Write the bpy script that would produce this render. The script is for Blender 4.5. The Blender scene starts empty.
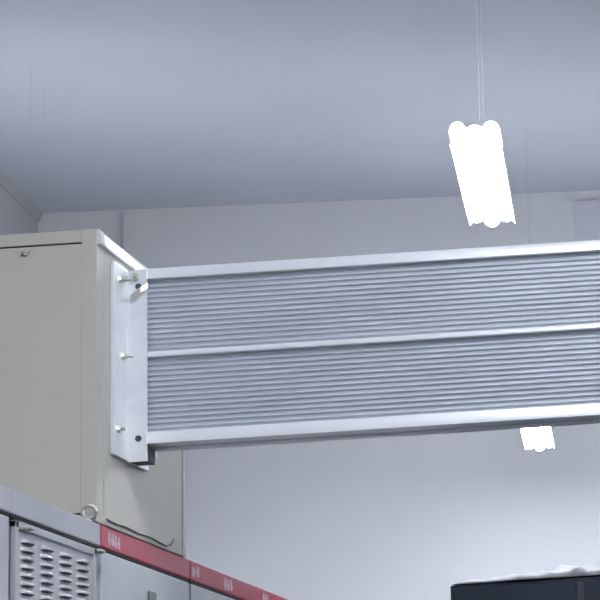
import bpy, bmesh, math, random
from mathutils import Vector, Matrix
random.seed(7)
S = bpy.context.scene
COL = S.collection
R = math.radians

# ------------------------------------------------------------------ materials
def mat(name, color, rough=0.5, metal=0.0, noise=0.0, scale=30.0, bump=0.0, bscale=200.0,
        coat=0.0, emit=None, strength=0.0, stretch=(1, 1, 1)):
    m = bpy.data.materials.new(name); m.use_nodes = True
    nt = m.node_tree; b = nt.nodes['Principled BSDF']
    b.inputs['Base Color'].default_value = (*color, 1)
    b.inputs['Roughness'].default_value = rough
    b.inputs['Metallic'].default_value = metal
    if coat:
        b.inputs['Coat Weight'].default_value = coat
        b.inputs['Coat Roughness'].default_value = 0.12
    if emit:
        b.inputs['Emission Color'].default_value = (*emit, 1)
        b.inputs['Emission Strength'].default_value = strength
    if noise or bump:
        tc = nt.nodes.new('ShaderNodeTexCoord'); mp = nt.nodes.new('ShaderNodeMapping')
        mp.inputs['Scale'].default_value = stretch
        nt.links.new(tc.outputs['Object'], mp.inputs['Vector'])
    if noise:
        n = nt.nodes.new('ShaderNodeTexNoise'); n.inputs['Scale'].default_value = scale
        n.inputs['Detail'].default_value = 6
        nt.links.new(mp.outputs[0], n.inputs['Vector'])
        r = nt.nodes.new('ShaderNodeValToRGB')
        r.color_ramp.elements[0].position = .3; r.color_ramp.elements[1].position = .7
        r.color_ramp.elements[0].color = (*[c * (1 - noise) for c in color], 1)
        r.color_ramp.elements[1].color = (*[min(1, c * (1 + noise)) for c in color], 1)
        nt.links.new(n.outputs['Fac'], r.inputs[0]); nt.links.new(r.outputs[0], b.inputs['Base Color'])
    if bump:
        n2 = nt.nodes.new('ShaderNodeTexNoise'); n2.inputs['Scale'].default_value = bscale
        nt.links.new(mp.outputs[0], n2.inputs['Vector'])
        bp = nt.nodes.new('ShaderNodeBump'); bp.inputs['Strength'].default_value = bump
        bp.inputs['Distance'].default_value = .002
        nt.links.new(n2.outputs['Fac'], bp.inputs['Height']); nt.links.new(bp.outputs[0], b.inputs['Normal'])
    return m

M = dict(
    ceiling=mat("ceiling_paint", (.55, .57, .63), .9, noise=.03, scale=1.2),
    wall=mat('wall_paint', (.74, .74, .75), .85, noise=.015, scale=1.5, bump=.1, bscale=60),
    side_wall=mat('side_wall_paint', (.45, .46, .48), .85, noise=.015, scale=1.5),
    cornice=mat('cornice_paint', (.40, .41, .43), .8),
    floor=mat('floor_epoxy', (.12, .125, .13), .4, noise=.06, scale=2.0),
    beige=mat('beige_enamel', (.58, .55, .48), .42, noise=.025, scale=2.5, bump=.05, bscale=300),
    beige_side=mat('beige_gloss_enamel', (.58, .55, .48), .42, noise=.02, scale=3),
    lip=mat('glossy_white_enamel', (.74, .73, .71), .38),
    dark=mat('dark_gap', (.02, .02, .024), .7),
    alu=mat('bright_aluminium', (.93, .94, .97), .30, .12, noise=.02, scale=14, stretch=(.4, 1, 1)),
    rib=mat('anodised_ribs', (.65, .69, .75), .42, .30, noise=.05, scale=20, stretch=(.2, 1, 1)),
    flange=mat('flange_aluminium', (.90, .92, .96), .30, .25, noise=.08, scale=11, bump=.25, bscale=22),
    zinc=mat('zinc_bolt', (.70, .69, .64), .28, .8),
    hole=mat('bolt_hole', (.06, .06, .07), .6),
    grey=mat('switchgear_grey', (.48, .485, .52), .42, noise=.04, scale=5, bump=.06, bscale=300),
    pale=mat('switchgear_pale', (.60, .62, .65), .38, noise=.03, scale=5),
    red=mat('red_acrylic', (.52, .035, .085), .38, noise=.10, scale=9),
    letter=mat('pale_lettering', (.74, .50, .56), .5, noise=.12, scale=60),
    cable=mat('black_cable', (.16, .16, .16), .6),
    navy=mat('navy_enamel', (.026, .044, .070), .45, noise=.15, scale=6),
    seam=mat('grey_door_seam', (.075, .085, .11), .5),
    film=mat('milky_film', (.50, .50, .51), .6, noise=.12, scale=35),
    tin=mat('white_reflector', (.86, .87, .9), .4),
    tube=mat('fluorescent_tube', (.9, .9, .9), .4, emit=(.90, .95, 1.04), strength=33.0),
    duct=mat('duct_grey', (.68, .68, .72), .8, noise=.03, scale=3),
    wire=mat('steel_wire', (.48, .49, .52), .8),
)

# ------------------------------------------------------------------ mesh helpers
def bm_new(): return bmesh.new()

def add_box(bm, x0, x1, y0, y1, z0, z1, bev=0.0, mi=0):
    r = bmesh.ops.create_cube(bm, size=1.0)
    vs = r['verts']
    for v in vs:
        v.co = Vector(((x0 + x1) / 2 + v.co.x * (x1 - x0), (y0 + y1) / 2 + v.co.y * (y1 - y0), (z0 + z1) / 2 + v.co.z * (z1 - z0)))
    fs = set(f for v in vs for f in v.link_faces)
    if bev:
        es = set(e for f in fs for e in f.edges)
        rb = bmesh.ops.bevel(bm, geom=list(es), offset=bev, segments=2, profile=.6, affect='EDGES')
        fs = set(rb['faces']) | set(f for v in rb['verts'] for f in v.link_faces)
    for f in fs: f.material_index = mi

def add_prism(bm, pts, axis, a, b, mi=0):
    """closed 2-D outline pts, extruded along axis from a to b"""
    def P(p, t):
        if axis == 'X': return Vector((t, p[0], p[1]))
        if axis == 'Y': return Vector((p[0], t, p[1]))
        return Vector((p[0], p[1], t))
    v0 = [bm.verts.new(P(p, a)) for p in pts]; v1 = [bm.verts.new(P(p, b)) for p in pts]
    n = len(pts); fs = []
    for i in range(n):
        fs.append(bm.faces.new((v0[i], v0[(i + 1) % n], v1[(i + 1) % n], v1[i])))
    fs.append(bm.faces.new(list(reversed(v0)))); fs.append(bm.faces.new(v1))
    for f in fs: f.material_index = mi
    return fs

def add_tube(bm, path, r, seg=10, closed=False, mi=0):
    path = [Vector(p) for p in path]; n = len(path); rings = []
    for i, p in enumerate(path):
        if closed: d = path[(i + 1) % n] - path[i - 1]
        else: d = path[min(i + 1, n - 1)] - path[max(i - 1, 0)]
        d.normalize()
        up = Vector((0, 0, 1)) if abs(d.z) < .9 else Vector((1, 0, 0))
        a = d.cross(up).normalized(); b = d.cross(a).normalized()
        rings.append([bm.verts.new(p + a * math.cos(t) * r + b * math.sin(t) * r)
                      for t in [2 * math.pi * k / seg for k in range(seg)]])
    for i in range(n if closed else n - 1):
        A = rings[i]; B = rings[(i + 1) % n]
        for k in range(seg):
            f = bm.faces.new((A[k], A[(k + 1) % seg], B[(k + 1) % seg], B[k])); f.smooth = True; f.material_index = mi
    if not closed:
        for rg in (rings[0], rings[-1]):
            f = bm.faces.new(rg); f.material_index = mi

def obj(name, bm, mats, parent=None, smooth=False):
    bmesh.ops.recalc_face_normals(bm, faces=bm.faces[:])
    me = bpy.data.meshes.new(name); bm.to_mesh(me); bm.free()
    if not isinstance(mats, (list, tuple)): mats = [mats]
    for m in mats: me.materials.append(m)
    if smooth:
        for p in me.polygons: p.use_smooth = True
    o = bpy.data.objects.new(name, me); COL.objects.link(o)
    if parent is not None: o.parent = parent
    return o

def thing(name, label, cat, loc=(0, 0, 0), rz=0.0, group=None):
    o = bpy.data.objects.new(name, None); COL.objects.link(o)
    o.empty_display_size = .1
    o.location = loc; o.rotation_euler = (0, 0, rz)
    o['label'] = label; o['category'] = cat
    if group: o['group'] = group
    return o

def tag(o, label, cat, group=None):
    o['label'] = label; o['category'] = cat
    if group: o['group'] = group
    return o

def copy_thing(root, label, loc, rz):
    r = root.copy(); COL.objects.link(r); r['label'] = label
    r.location = loc; r.rotation_euler = (0, 0, rz)
    for ch in list(root.children):
        c = ch.copy(); COL.objects.link(c); c.parent = r
        for g in ch.children:
            d = g.copy(); COL.objects.link(d); d.parent = c
    return r

def box_obj(name, dims, m, parent=None, bev=0.0):
    bm = bm_new(); add_box(bm, *dims, bev=bev); return obj(name, bm, m, parent)

# ------------------------------------------------------------------ the room (turned 5 degrees against the switchgear)
YAW = R(5.0)
H = 5.62; XL = -3.63; XR = 5.0; YB = -5.0; YF = 14.8
ROT = Matrix.Rotation(YAW, 4, 'Z')
def room_obj(name, dims, m, structure=True):
    o = box_obj(name, dims, m); o.rotation_euler = (0, 0, YAW)
    if structure: o['kind'] = 'structure'
    return o
T = .2
room_obj('floor', (XL - T, XR + T, YB - T, YF + T, -T, 0), M['floor'])
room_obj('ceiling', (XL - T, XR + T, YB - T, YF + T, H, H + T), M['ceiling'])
room_obj('wall_back', (XL - T, XR + T, YF, YF + T, 0, H), M['wall'])
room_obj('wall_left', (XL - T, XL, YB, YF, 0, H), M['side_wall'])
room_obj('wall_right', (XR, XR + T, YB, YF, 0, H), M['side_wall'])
room_obj('wall_front', (XL - T, XR + T, YB - T, YB, 0, H), M['side_wall'])
# dark cornice strip where the left wall meets the ceiling
bm = bm_new()
add_prism(bm, [(XL, H), (XL, H - .055), (XL + .010, H - .055), (XL + .022, H - .02), (XL + .03, H)], 'Y', YB, YF)
o = obj('trim_1', bm, M['cornice']); o.rotation_euler = (0, 0, YAW); o['kind'] = 'structure'

# boxed-in downstand on the back wall, upper right
room_obj('trim_2', (-.413, 1.6, YF - .025, YF, 4.45, 5.55), M['duct'])

# thin conduit up the back wall, seen just above the beige box's top edge
bm = bm_new(); add_tube(bm, [(-3.125, YF - .02, 3.4), (-3.125, YF - .02, 5.60)], .009, 8)
for z in (3.9, 5.3): add_box(bm, -3.15, -3.10, YF - .037, YF, z, z + .025)
o = obj('wall_conduit', bm, M['duct']); o.rotation_euler = (0, 0, YAW)
tag(o, 'thin grey vertical conduit on the back wall above the beige box', 'conduit')

# ------------------------------------------------------------------ pendant fluorescent lamps
LY = R(6.0)
def make_lamp(label, loc):
    """origin at the middle of the fixture on its underside; length 1.24 along local Y"""
    t = thing('pendant_lamp', label, 'lamp', loc, LY, 'ceiling hung fluorescent lamps')
    L = .62
    # folded white reflector trough
    SL_ = .0008
    for sg in (-1, 1):
        out = [(-.085, -.004), (-.081, -.006), (-.054, .046), (-SL_, .049), (-SL_, .053), (-.058, .051)]
        bm = bm_new(); add_prism(bm, [(-sg * q[0], q[1]) for q in out], 'Y', -L + .18, L - .035)
        obj('reflector', bm, M['tin'], t)
    # gear housing above the reflector
    bm = bm_new(); add_box(bm, -.035, .035, -.20, .20, .053, .10, bev=.006); obj('gear_housing', bm, M['tin'], t)
    for x, r, zc in ((-.053, .027, .022), (0, .030, .012), (.053, .027, .022)):
        yy = L - .065 + (.035 if x == 0 else 0.0); y0 = -L + (.062 if x == 0 else .05)
        bm = bm_new()
        # tube with domed ends, lathed about local Y
        prof = [(.30 * r, y0), (.62 * r, y0 + .012), (.86 * r, y0 + .032), (r, y0 + .065), (r, yy - .03), ((.85 if x == 0 else .98) * r, yy - .006), ((.5 if x == 0 else .9) * r, yy)]
        rings = []
        for (rr, y) in prof:
            rings.append([bm.verts.new((x + rr * math.cos(2 * math.pi * k / 20), y, zc + rr * math.sin(2 * math.pi * k / 20))) for k in range(20)])
        for a, b in zip(rings, rings[1:]):
            for k in range(20):
                f = bm.faces.new((a[k], a[(k + 1) % 20], b[(k + 1) % 20], b[k])); f.smooth = True
        bm.faces.new(rings[0]); bm.faces.new(rings[-1])
        obj('fluorescent_tube', bm, M['tube'], t)
    # lamp-holder end plates
    for s in (-1, 1):
        bm = bm_new(); add_prism(bm, [(-.080, .000), (-.052, .046), (.052, .046), (.080, .000), (.05, .038), (-.05, .038)], 'Y', s * (L - .085) + .06, s * (L - .085) + .066)
        obj('end_plate', bm, M['tin'], t)
    top = H - loc[2]
    for y in (-.15, .15):
        bm = bm_new(); add_tube(bm, [(0, y, .098), (0, y, top)], .0007, 6)
        obj('suspension_wire', bm, M['wire'], t)
    return t
def rp(lat, y, z): return tuple(ROT @ Vector((lat, y, z)))
LZ = 3.868
lamp = make_lamp('long bright pendant lamp high above the busway', rp(-.524, 8.16, LZ))
copy_thing(lamp, 'small distant lamp glowing just below the bottom rail of the busway', rp(-.610, 13.24, LZ), LY)
copy_thing(lamp, 'pendant lamp overhead in front of the beige box', rp(-.438, 3.08, LZ), LY)
WHERE = {8.16: 'level with the long bright pendant lamp', 3.08: 'before the busway', -2.0: 'nearest the front wall', 13.24: 'nearest the back wall'}
for lat, row, ys in ((1.8, 'right', WHERE), (4.2, 'far right', [8.16, 3.08, -2.0]), (-3.0, 'left', [13.24])):  # unseen rows added to light the back wall and the cabinet faces
    for y in ys:
        copy_thing(lamp, 'added unseen pendant lamp of the %s row, %s' % (row, WHERE[y]), rp(lat, y if row != 'left' else 12.2, LZ), LY)

# ------------------------------------------------------------------ the switchgear row (front faces look along +X)
XF = -1.50; DEP = 1.0; TOP = 2.298
def switchgear(label, y0, y1, header, headname, doormat, group):
    t = thing('switchgear_cabinet', label, 'cabinet', (XF - DEP / 2, (y0 + y1) / 2, 0), 0, group)
    w = (y1 - y0) / 2; d = DEP / 2
    # carcass: sides, back, top, plinth, set back behind the doors
    bm = bm_new(); add_box(bm, -d, d - .022, -w, w, .08, TOP - .001, bev=.003); obj('body', bm, M['grey'], t)
    bm = bm_new(); add_box(bm, -d + .01, d - .04, -w + .005, w - .005, 0, .08); obj('plinth', bm, M['dark'], t)
    bm = bm_new(); add_box(bm, d - .022, d, -w, w, TOP - .044, TOP, bev=.003); hp = obj(headname, bm, header, t)
    bm = bm_new(); add_box(bm, d - .0225, d - .016, -w + .004, w - .004, .09, TOP - .044); add_box(bm, d - .018, d - .002, -w + .001, w - .001, TOP - .049, TOP - .0435); obj('door_gasket', bm, M['dark'], t)
    return t, w, d, hp

GROUP = 'switchgear row'
def plain_door(t, w, d, m):
    bm = bm_new(); add_box(bm, d - .016, d, -w + .006, w - .006, 1.30, TOP - .051, bev=.003)
    dr = obj('upper_door', bm, m, t)
    bm = bm_new(); add_box(bm, d, d + .025, -w + .045, -w + .07, 1.62, 1.74, bev=.004); obj('handle', bm, M['dark'], dr)
    bm = bm_new(); add_box(bm, d - .016, d, -w + .006, w - .006, .10, 1.294, bev=.003); obj('lower_door', bm, m, t)
    return dr

def louvre_door(t, w, d, ys, zs):
    """door with a folded rim and a pressed panel of hooded louvres"""
    bm = bm_new()
    y0, y1, z0, z1 = -w + .016, w - .036, 1.30, TOP - .053
    rim = .014
    add_box(bm, d - .016, d - .002, y0, y1, z0, z1, bev=.004)
    # raised rim
    for a in ((y0, y1, z1 - rim, z1), (y0, y1, z0, z0 + rim), (y0, y0 + rim, z0, z1), (y1 - rim, y1, z0, z1)):
        add_box(bm, d - .010, d + .004, *a, bev=.002)
    for yc in ys:
        for zc in zs:
            L = .030; h = .0042; p = .010
            # hood: rounded shell, mouth open downward
            cols = []
            N = 6
            for i in range(N + 1):
                u = -1 + 2 * i / N; k = math.sqrt(max(0, 1 - u ** 4))
                y = yc + u * L
                cols.append([Vector((d - .002, y, zc + h)), Vector((d - .002 + p * .55 * k, y, zc + h * .75 + h * .1 * k)),
                             Vector((d - .002 + p * k, y, zc - h * .2)), Vector((d - .002 + p * .95 * k, y, zc - h * .75)), Vector((d - .002, y, zc - h * .9))])
            V = [[bm.verts.new(c) for c in col] for col in cols]
            for a, b in zip(V, V[1:]):
                for j in range(4):
                    try: f = bm.faces.new((a[j], a[j + 1], b[j + 1], b[j]))
                    except ValueError: continue
                    f.smooth = j < 2
                    f.material_index = 1 if j == 3 else 2
            add_box(bm, d - .003, d - .0012, yc - L * .80, yc + L * .35, zc - h * 1.25, zc - h * .80, mi=1)
    dr = obj('louvred_door', bm, [M['grey'], M['slot'], M['louvre']], t)
    for (yy, zz) in ((y0 + .05, z1 - .010), (y1 + .006, z1 - .004)):
        bm = bm_new()
        add_tube(bm, [(d + .003, yy - .014, zz), (d + .012, yy - .012, zz), (d + .012, yy + .012, zz), (d + .003, yy + .014, zz)], .0035, 8)
        obj('hinge_clip', bm, M['zinc'], dr)
    bm = bm_new(); add_box(bm, d - .016, d, y0, y1, .10, 1.294, bev=.003); obj('lower_door', bm, M['grey'], t)
    return dr
M['louvre'] = mat('louvre_highlight_enamel', (.74, .74, .74), .24, .35)  # hoods coloured lighter than the door grey, standing in for lamp highlights
M['emblem'] = mat('grey_plate', (.20, .21, .23), .5)
M['slot'] = mat('louvre_slot', (.07, .07, .075), .6)

g = .0015
# nearest cabinet, just inside the left edge
t, w, d, hp = switchgear('grey switchgear cabinet at the left edge, nearest of the row', 3.66, 4.285 - g, M['grey'], 'header_panel', M['grey'], GROUP)
plain_door(t, w, d, M['grey'])
# louvred cabinet
t, w, d, hp = switchgear('grey switchgear cabinet with four columns of louvres in its door', 4.285 + g, 4.79 - g, M['grey'], 'header_panel', M['grey'], GROUP)
yc0 = (4.285 + 4.79) / 2
louvre_door(t, w, d, [y - yc0 for y in (4.372, 4.476, 4.580, 4.680)], [2.213 - .0150 * k for k in range(26)])
# lifting eye on its top corner
bm = bm_new()
rr = .0125; ex, ey = d - .004, 4.730 - yc0
add_tube(bm, [(ex + rr * math.sin(a), ey + .25 * rr * math.sin(a), TOP + .0165 + rr * math.cos(a)) for a in [2 * math.pi * k / 20 for k in range(20)]], .0040, 8, closed=True)
add_tube(bm, [(ex - .004, ey, TOP - .004), (ex - .004, ey, TOP + .006)], .007, 10)
obj('lifting_eye', bm, M['zinc'], t)

def lettering(t, w, d, spans):
    """illegible pale paint marks on a red header: clusters of short strokes"""
    bm = bm_new()
    for (ya, yb, n) in spans:
        for k in range(n):
            y = ya + (yb - ya) * (k + .5) / n; s = (yb - ya) / n
            a = random.uniform(.0, .004); b = random.uniform(.0, .004)
            add_box(bm, d - .0005, d + .0006, y - s * .34, y + s * .26, TOP - .037 + a, TOP - .009 - b)
            add_box(bm, d - .0005, d + .0005, y - s * .45, y + s * .45, TOP - .026 + random.uniform(-.006, .006), TOP - .021 + random.uniform(-.002, .004))
    return bm
RB = (4.79, 5.42, 6.05, 6.68)
labels = ('red-topped switchgear cabinet under the beige box, beside the louvred cabinet',
          'red-topped switchgear cabinet second beyond the louvred cabinet',
          'red-topped switchgear cabinet farthest from the louvred cabinet, at the bottom edge')
for k in range(3):
    y0, y1 = RB[k] + g, RB[k + 1] - g
    t, w, d, hp = switchgear(labels[k], y0, y1, M['red'], 'header_strip', M['pale'], GROUP)
    plain_door(t, w, d, M['pale'])
    sp = [[(4.832, 4.915, 4)], [(5.43, 5.50, 2), (5.70, 5.78, 3)], [(6.03 + .03, 6.12, 3)]][k]
    yc = (y0 + y1) / 2
    for a, b, n in sp:
        obj('lettering', lettering(t, w, d, [(a - yc, b - yc, n)]), M['letter'], hp)
    if k == 0:
        bm = bm_new(); add_box(bm, d, d + .006, 5.10 - yc, 5.145 - yc, 2.178, 2.198, bev=.002)
        lb = obj('door_emblem', bm, M['emblem'], t); lb['label'] = 'small dark blurred plate on the pale door'

# thin black cable lying along the front top edge of the red cabinets
pts = [(4.81, .012), (4.87, .010), (4.94, .012), (5.02, .009), (5.10, .012), (5.17, .009), (5.22, .007), (5.255, .014), (5.275, .028)]
bm = bm_new(); add_tube(bm, [(-1.4947, y, TOP + z) for y, z in pts], .0018, 8)
tag(obj('loose_cable', bm, M['cable']), 'thin dark cable along the foot of the beige box, just above the red strip', 'cable')

# ------------------------------------------------------------------ beige bus entry box standing on the row
BX = -1.497; BY0, BY1 = 4.75, 5.372; BZ0, BZ1 = 2.2985, 2.884; BL = -2.45
t = thing('bus_entry_box', 'beige sheet-metal box on top of the switchgear, joined to the busway', 'box', ((BX + BL) / 2, (BY0 + BY1) / 2, BZ0))
ox, oy, oz = t.location
def L(x0, x1, y0, y1, z0, z1): return (x0 - ox, x1 - ox, y0 - oy, y1 - oy, z0 - oz, z1 - oz)
bm = bm_new(); add_box(bm, *L(BL, BX - .004, BY0 + .004, BY1, BZ0, BZ1 - .002), bev=.002); obj('body', bm, M['beige'], t)
# front face: top strip, bottom strip, cover between two dark grooves, corner stile
bm = bm_new()
add_box(bm, *L(BL, -1.5272, BY0, BY0 + .006, 2.859, BZ1), bev=.0012)
add_box(bm, *L(BL, -1.5272, BY0, BY0 + .006, BZ0, 2.3135), bev=.0012)
add_box(bm, *L(-1.5272, BX, BY0, BY0 + .006, BZ0, BZ1), bev=.0012)
obj('front_frame', bm, M['beige'], t)
bm = bm_new(); add_box(bm, *L(BL + .03, -1.5275, BY0 + .0005, BY0 + .006, 2.3172, 2.8555), bev=.001)
fc = obj('front_cover', bm, M['beige'], t)
bm = bm_new(); add_box(bm, *L(BL + .02, -1.5276, BY0 + .0025, BY0 + .0045, 2.312, 2.861)); obj('cover_gap', bm, M['dark'], t)
bm = bm_new()
add_tube(bm, [(-1.638 - ox, BY0 + .001 - oy, 2.844 - oz), (-1.638 - ox, BY0 - .005 - oy, 2.844 - oz)], .006, 12)
add_tube(bm, [(-1.646 - ox, BY0 - .004 - oy, 2.843 - oz), (-1.628 - ox, BY0 - .004 - oy, 2.846 - oz)], .0022, 8)
obj('cover_screw', bm, M['beige'], fc)
# right side: glossy panel, with folded corner edges front and back and a top lip
bm = bm_new()
add_box(bm, *L(BX - .004, BX, BY0 + .004, BY1 - .002, BZ0, BZ1), bev=.0015)
obj('side_panel', bm, M['beige_side'], t)
bm = bm_new()
add_box(bm, *L(BX - .002, BX + .0015, BY1 - .024, BY1, BZ0, BZ1 - .002), bev=.0018)
obj('corner_edge', bm, M['beige_side'], t)
bm = bm_new(); add_box(bm, *L(BX - .001, BX + .0012, BY0 + .046, BY0 + .064, BZ0 + .02, 2.850), bev=.0005)
obj('corner_stiffener', bm, M['beige_side'], t)
# rolled top lip: a slightly bulging hem along the top of the side
bm = bm_new(); prof = []
for q in range(9):
    z = 2.853 + (BZ1 - 2.853) * q / 8; a = R(3 + 13 * q / 8)
    prof.append((z, a))
secs = []
for k in range(15):
    y = BY0 + .0002 + (BY1 - .030 - BY0) * k / 14
    bulge = .006 * math.exp(-(y - BY0) / .11)          # the hem flares a little at the front corner
    x = BX + .0035 + bulge; sec = [(BX - .001, y, prof[0][0])]
    for i, (z, a) in enumerate(prof):
        if i: x -= (z - prof[i - 1][0]) * math.tan(a)
        sec.append((x, y, z))
    sec.append((BX - .001, y, BZ1)); secs.append([bm.verts.new((q[0] - ox, q[1] - oy, q[2] - oz)) for q in sec])
nn = len(secs[0])
for A, B in zip(secs, secs[1:]):
    for i in range(nn):
        f = bm.faces.new((A[i], A[(i + 1) % nn], B[(i + 1) % nn], B[i])); f.smooth = 0 < i < nn - 2
bm.faces.new(secs[0]); bm.faces.new(secs[-1])
obj('top_lip', bm, M['lip'], t)

# ------------------------------------------------------------------ busway
YF0, YF1 = 4.932, 5.018          # front and back of the trunking
ZB, ZT = 2.474, 2.842
X0, X1 = -1.4495, 4.5
t = thing('busway', 'long silver ribbed busbar trunking running from the beige box across the room', 'busway', (BX, (YF0 + YF1) / 2, ZB))
ox, oy, oz = t.location
def rail(name, z0, z1, out, m, lip=0.0):
    """rounded-front extrusion bar, front face at YF0 - out"""
    y0 = YF0 - out - oy; y1 = YF0 + .03 - oy; a = z0 - oz; b = z1 - oz
    c = .0018
    h = b - a
    pts = [(y1, a), (y0 + c - .002, a)] + [(y0 + h * .20 * q / 8 - .003 + .0009 * (2 * q / 8 - 1) ** 2, a + .0012 + (h - .0024) * q / 8) for q in range(9)] + [(y0 + h * .2 + c - .002, b), (y1, b)]
    bm = bm_new(); add_prism(bm, pts, 'X', X0 - .02 - ox, X1 - ox); return obj(name, bm, m, t)
def ribs(name, z0, z1, n, m):
    """ribbed cover plate: n half-round ribs on a sheet, one extruded outline"""
    p = (z1 - z0) / n; base = YF0 + .011 - oy; pts = [(base + .02, z0 - oz)]
    for k in range(n):
        zc = z0 + p * k - oz
        pts += [(base, zc), (base, zc + p * .46)]
        for q in range(0, 7):
            a = math.pi * q / 6
            pts.append((base - .0044 * math.sin(a), zc + p * .46 + p * .54 * (.5 - .5 * math.cos(a)) * .999))
    pts.append((base + .02, z1 - oz))
    bm = bm_new(); add_prism(bm, pts, 'X', X0 - .02 - ox, X1 - ox); return obj(name, bm, m, t)
rail('top_rail', 2.8185, ZT, .002, M['alu'])
rail('middle_rail', 2.6548, 2.6665, .002, M['alu'])
rail('bottom_rail', ZB + .001, 2.5015, .002, M['alu'])
ribs('ribbed_panel', 2.6665, 2.8185, 14, M['rib'])
ribs('ribbed_panel', 2.5015, 2.6548, 14, M['rib'])
# the body behind: top, underside channel and rear cover
bm = bm_new()
add_box(bm, X0 - .02 - ox, X1 - ox, YF0 + .028 - oy, YF1 - oy, ZB + .004 - oz, ZT - .003 - oz)
obj('busbar_housing', bm, M['rib'], t)
bm = bm_new()
add_box(bm, X0 - .02 - ox, X1 - ox, YF1 - .02 - oy, YF1 + .004 - oy, ZB - oz, ZB + .027 - oz, bev=.0015)
add_box(bm, X0 - .02 - ox, X1 - ox, YF1 - .02 - oy, YF1 + .004 - oy, ZT - .024 - oz, ZT - oz, bev=.0015)
obj('rear_rail', bm, M['alu'], t)
# connection flange: base plate on the box, collar round the trunking
fl_b = bm_new()
add_box(fl_b, BX + .0005 - ox, BX + .009 - ox, 4.836 - oy, 5.07 - oy, 2.443 - oz, 2.838 - oz, bev=.0015)
fl = obj('flange_plate', fl_b, M['flange'], t)
bm = bm_new()
ya, yb, yc_, yd = 4.924 - oy, 4.972 - oy, 5.012 - oy, 5.0 - oy
za, zb, zc_ = 2.4405 - oz, ZB - .002 - oz, 2.838 - oz
ye = 4.930 - oy
add_prism(bm, [(ya, za), (ye, za), (ye, zc_), (ya, zc_)], 'X', BX + .008 - ox, X0 - ox)
add_prism(bm, [(yd, zb - .012), (yc_, zb - .012), (yc_, zc_), (yd, zc_)], 'X', BX + .008 - ox, X0 - .004 - ox)
add_box(bm, BX + .0085 - ox, BX + .0105 - ox, ye - .002, yc_, za + .001, zc_ - .001)
co = obj('flange_collar', bm, M['flange'], t)
bm = bm_new(); add_box(bm, BX + .0105 - ox, X0 - .0005 - ox, 4.9302 - oy, 4.985 - oy, za + .0005, zb, bev=.002)  # dark block standing in for the shade on the collar below the trunking
gk = obj('shade_block', bm, M['hole'], fl); gk['label'] = 'dark block for the shade under the end of the trunking'
def hexhead(bm, c, axis, r, h, stud=0):
    pts = [(r * math.cos(k * math.pi / 3 + .3), r * math.sin(k * math.pi / 3 + .3)) for k in range(6)]
    if axis == 'X':
        add_prism(bm, [(c[1] + a, c[2] + b) for a, b in pts], 'X', c[0], c[0] + h)
        if stud: add_tube(bm, [(c[0] + h * .5, c[1], c[2]), (c[0] + stud, c[1], c[2])], r * .48, 10)
    else:
        add_prism(bm, [(c[0] + a, c[2] + b) for a, b in pts], 'Y', c[1] - h, c[1])
        if stud: add_tube(bm, [(c[0], c[1] - h * .5, c[2]), (c[0], c[1] - stud, c[2])], r * .48, 10)
for (y, z, st) in ((4.868, 2.806, .026), (4.888, 2.651, .022), (4.858, 2.497, .015)):
    bm = bm_new(); hexhead(bm, (BX + .0085 - ox, y - oy, z - oz), 'X', .0085, .007, st)
    obj('flange_bolt', bm, M['zinc'], fl)
for (x, z, st) in ((-1.4735, 2.823, .020),):
    bm = bm_new(); hexhead(bm, (x - ox, 4.9245 - oy, z - oz), 'Y', .0085, .007, st)
    obj('flange_bolt', bm, M['zinc'], co)
for (x, z) in ((-1.466, 2.803), (-1.4665, 2.487)):
    bm = bm_new(); add_tube(bm, [(x - ox, 4.925 - oy, z - oz), (x - ox, 4.9225 - oy, z - oz)], .0065, 14)
    obj('bolt_hole', bm, M['hole'], co)
# slanting earth strap at the top of the collar
bm = bm_new()
pth = [(-1.481, 4.920, 2.778), (-1.470, 4.912, 2.783), (-1.458, 4.914, 2.793), (-1.446, 4.924, 2.803)]
for a, b in zip(pth, pth[1:]):
    a = Vector(a); b = Vector(b)
    v = []
    for q in (a, b):
        for dy in (0, -.003):
            for dz in (-.006, .006): v.append(bm.verts.new((q.x - ox, q.y + dy - oy, q.z + dz - oz)))
    for idx in ((0, 1, 5, 4), (2, 3, 7, 6), (0, 2, 6, 4), (1, 3, 7, 5), (0, 1, 3, 2), (4, 5, 7, 6)):
        bm.faces.new([v[i] for i in idx])
obj('earth_strap', bm, M['zinc'], co)

# ------------------------------------------------------------------ dark cabinet in the lower right, crumpled film on top
CX0, CY, CT = -1.236, 7.20, 2.405
t = thing('dark_cabinet', 'dark navy cabinet top at the bottom right, under crumpled film', 'cabinet', (CX0, CY, 0))
bm = bm_new(); add_box(bm, 0, 1.6, .018, .62, .1, CT, bev=.004); obj('body', bm, M['navy'], t)
bm = bm_new(); add_box(bm, .02, 1.58, .05, .58, 0, .1); obj('plinth', bm, M['dark'], t)
for (a, b) in ((.004, .372), (.394, .78), (.80, 1.19), (1.21, 1.596)):
    bm = bm_new(); add_box(bm, a, b, 0, .0185, .12, CT - .012, bev=.003)
    dr = obj('door', bm, M['navy'], t)
    bm = bm_new(); add_box(bm, b - .05, b - .03, -.022, .002, 1.1, 1.24, bev=.004); obj('handle', bm, M['dark'], dr)
bm = bm_new(); add_box(bm, .372, .394, .002, .0185, .12, CT - .014, bev=.002); sm = obj('door_post', bm, M['seam'], t); sm['label'] = 'lighter grey vertical strip between the doors'
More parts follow.
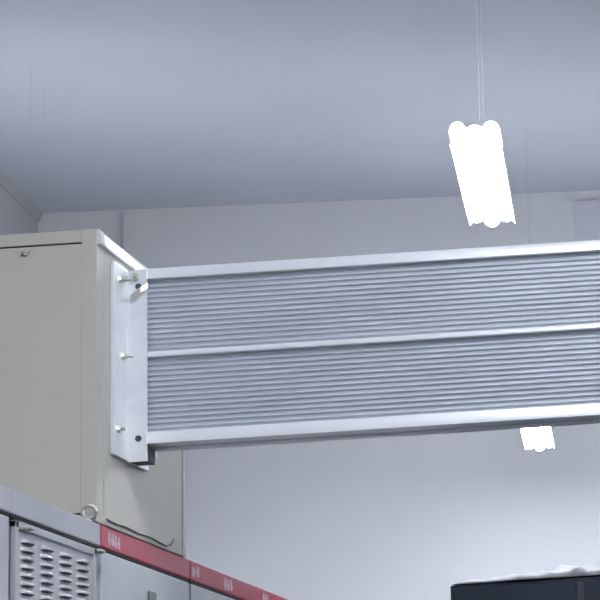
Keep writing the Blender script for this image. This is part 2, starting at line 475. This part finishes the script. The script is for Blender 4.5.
# film: a draped, wrinkled sheet with two surfaces
random.seed(3)
bm = bm_new(); NX, NY = 150, 16
def film_z(u, v):
    x = u
    env = .018 + .028 * min(1, max(0, x / .30)) ** .8
    if x > .36: env *= 1 - .25 * min(1, (x - .36) / .2)
    w = .5 + .28 * math.sin(38 * x + 5 * v) + .22 * math.sin(71 * x - 9 * v + 1.3) + .14 * math.sin(17 * v + 23 * x) + .35 * math.sin(113 * x + 11 * v) * math.sin(29 * x)
    ridge = math.exp(-((v - .35 - .12 * math.sin(9 * x)) / .28) ** 2)
    return .0015 + env * (.35 + .65 * ridge) * (.62 + .38 * w) 
grid = [[None] * (NY + 1) for _ in range(NX + 1)]
for i in range(NX + 1):
    for j in range(NY + 1):
        u = i / NX * 1.2; v = j / NY
        edge = (1 if 0 < j < NY else .12) * min(1, .25 + i / 6)
        z = film_z(u, v) * edge + .001
        grid[i][j] = bm.verts.new((.004 + u, .006 + v * .30 + .008 * math.sin(21 * u), CT + z))
for i in range(NX):
    for j in range(NY):
        f = bm.faces.new((grid[i][j], grid[i + 1][j], grid[i + 1][j + 1], grid[i][j + 1])); f.smooth = True
fo = obj('plastic_film', bm, M['film']); fo.location = (CX0, CY, 0)
md = fo.modifiers.new('thickness', 'SOLIDIFY'); md.thickness = .001; md.offset = 1
tag(fo, 'crumpled pale plastic film lying along the top of the dark cabinet', 'plastic film')

# ------------------------------------------------------------------ world, camera, view
w = bpy.data.worlds.new('room_air'); w.use_nodes = True
w.node_tree.nodes['Background'].inputs[0].default_value = (.02, .02, .022, 1)
w.node_tree.nodes['Background'].inputs[1].default_value = 0.0
S.world = w

F_PX = 2470.0; V1 = (890.0, 840.0); SL = .064
n = math.hypot(1, SL); px = V1[0] - 541 * SL / n; py = V1[1] - 541 / n
cd = bpy.data.cameras.new('camera'); cam = bpy.data.objects.new('camera', cd); COL.objects.link(cam)
cd.sensor_fit = 'HORIZONTAL'; cd.sensor_width = 36; cd.lens = F_PX * 36 / 600
cd.shift_x = (300 - px) / 600; cd.shift_y = -(300 - py) / 600
cd.clip_start = .1; cd.clip_end = 100
pitch = math.atan(541 / F_PX)
cam.location = (0, 0, 1.6)
cam.rotation_euler = (Matrix.Rotation(math.pi / 2 + pitch, 4, 'X') @ Matrix.Rotation(-math.atan(SL), 4, 'Z')).to_euler()
S.camera = cam
vs = S.view_settings
vs.view_transform = 'Standard'; vs.look = 'None'; vs.gamma = 1; vs.use_curve_mapping = False
vs.exposure = 0.98
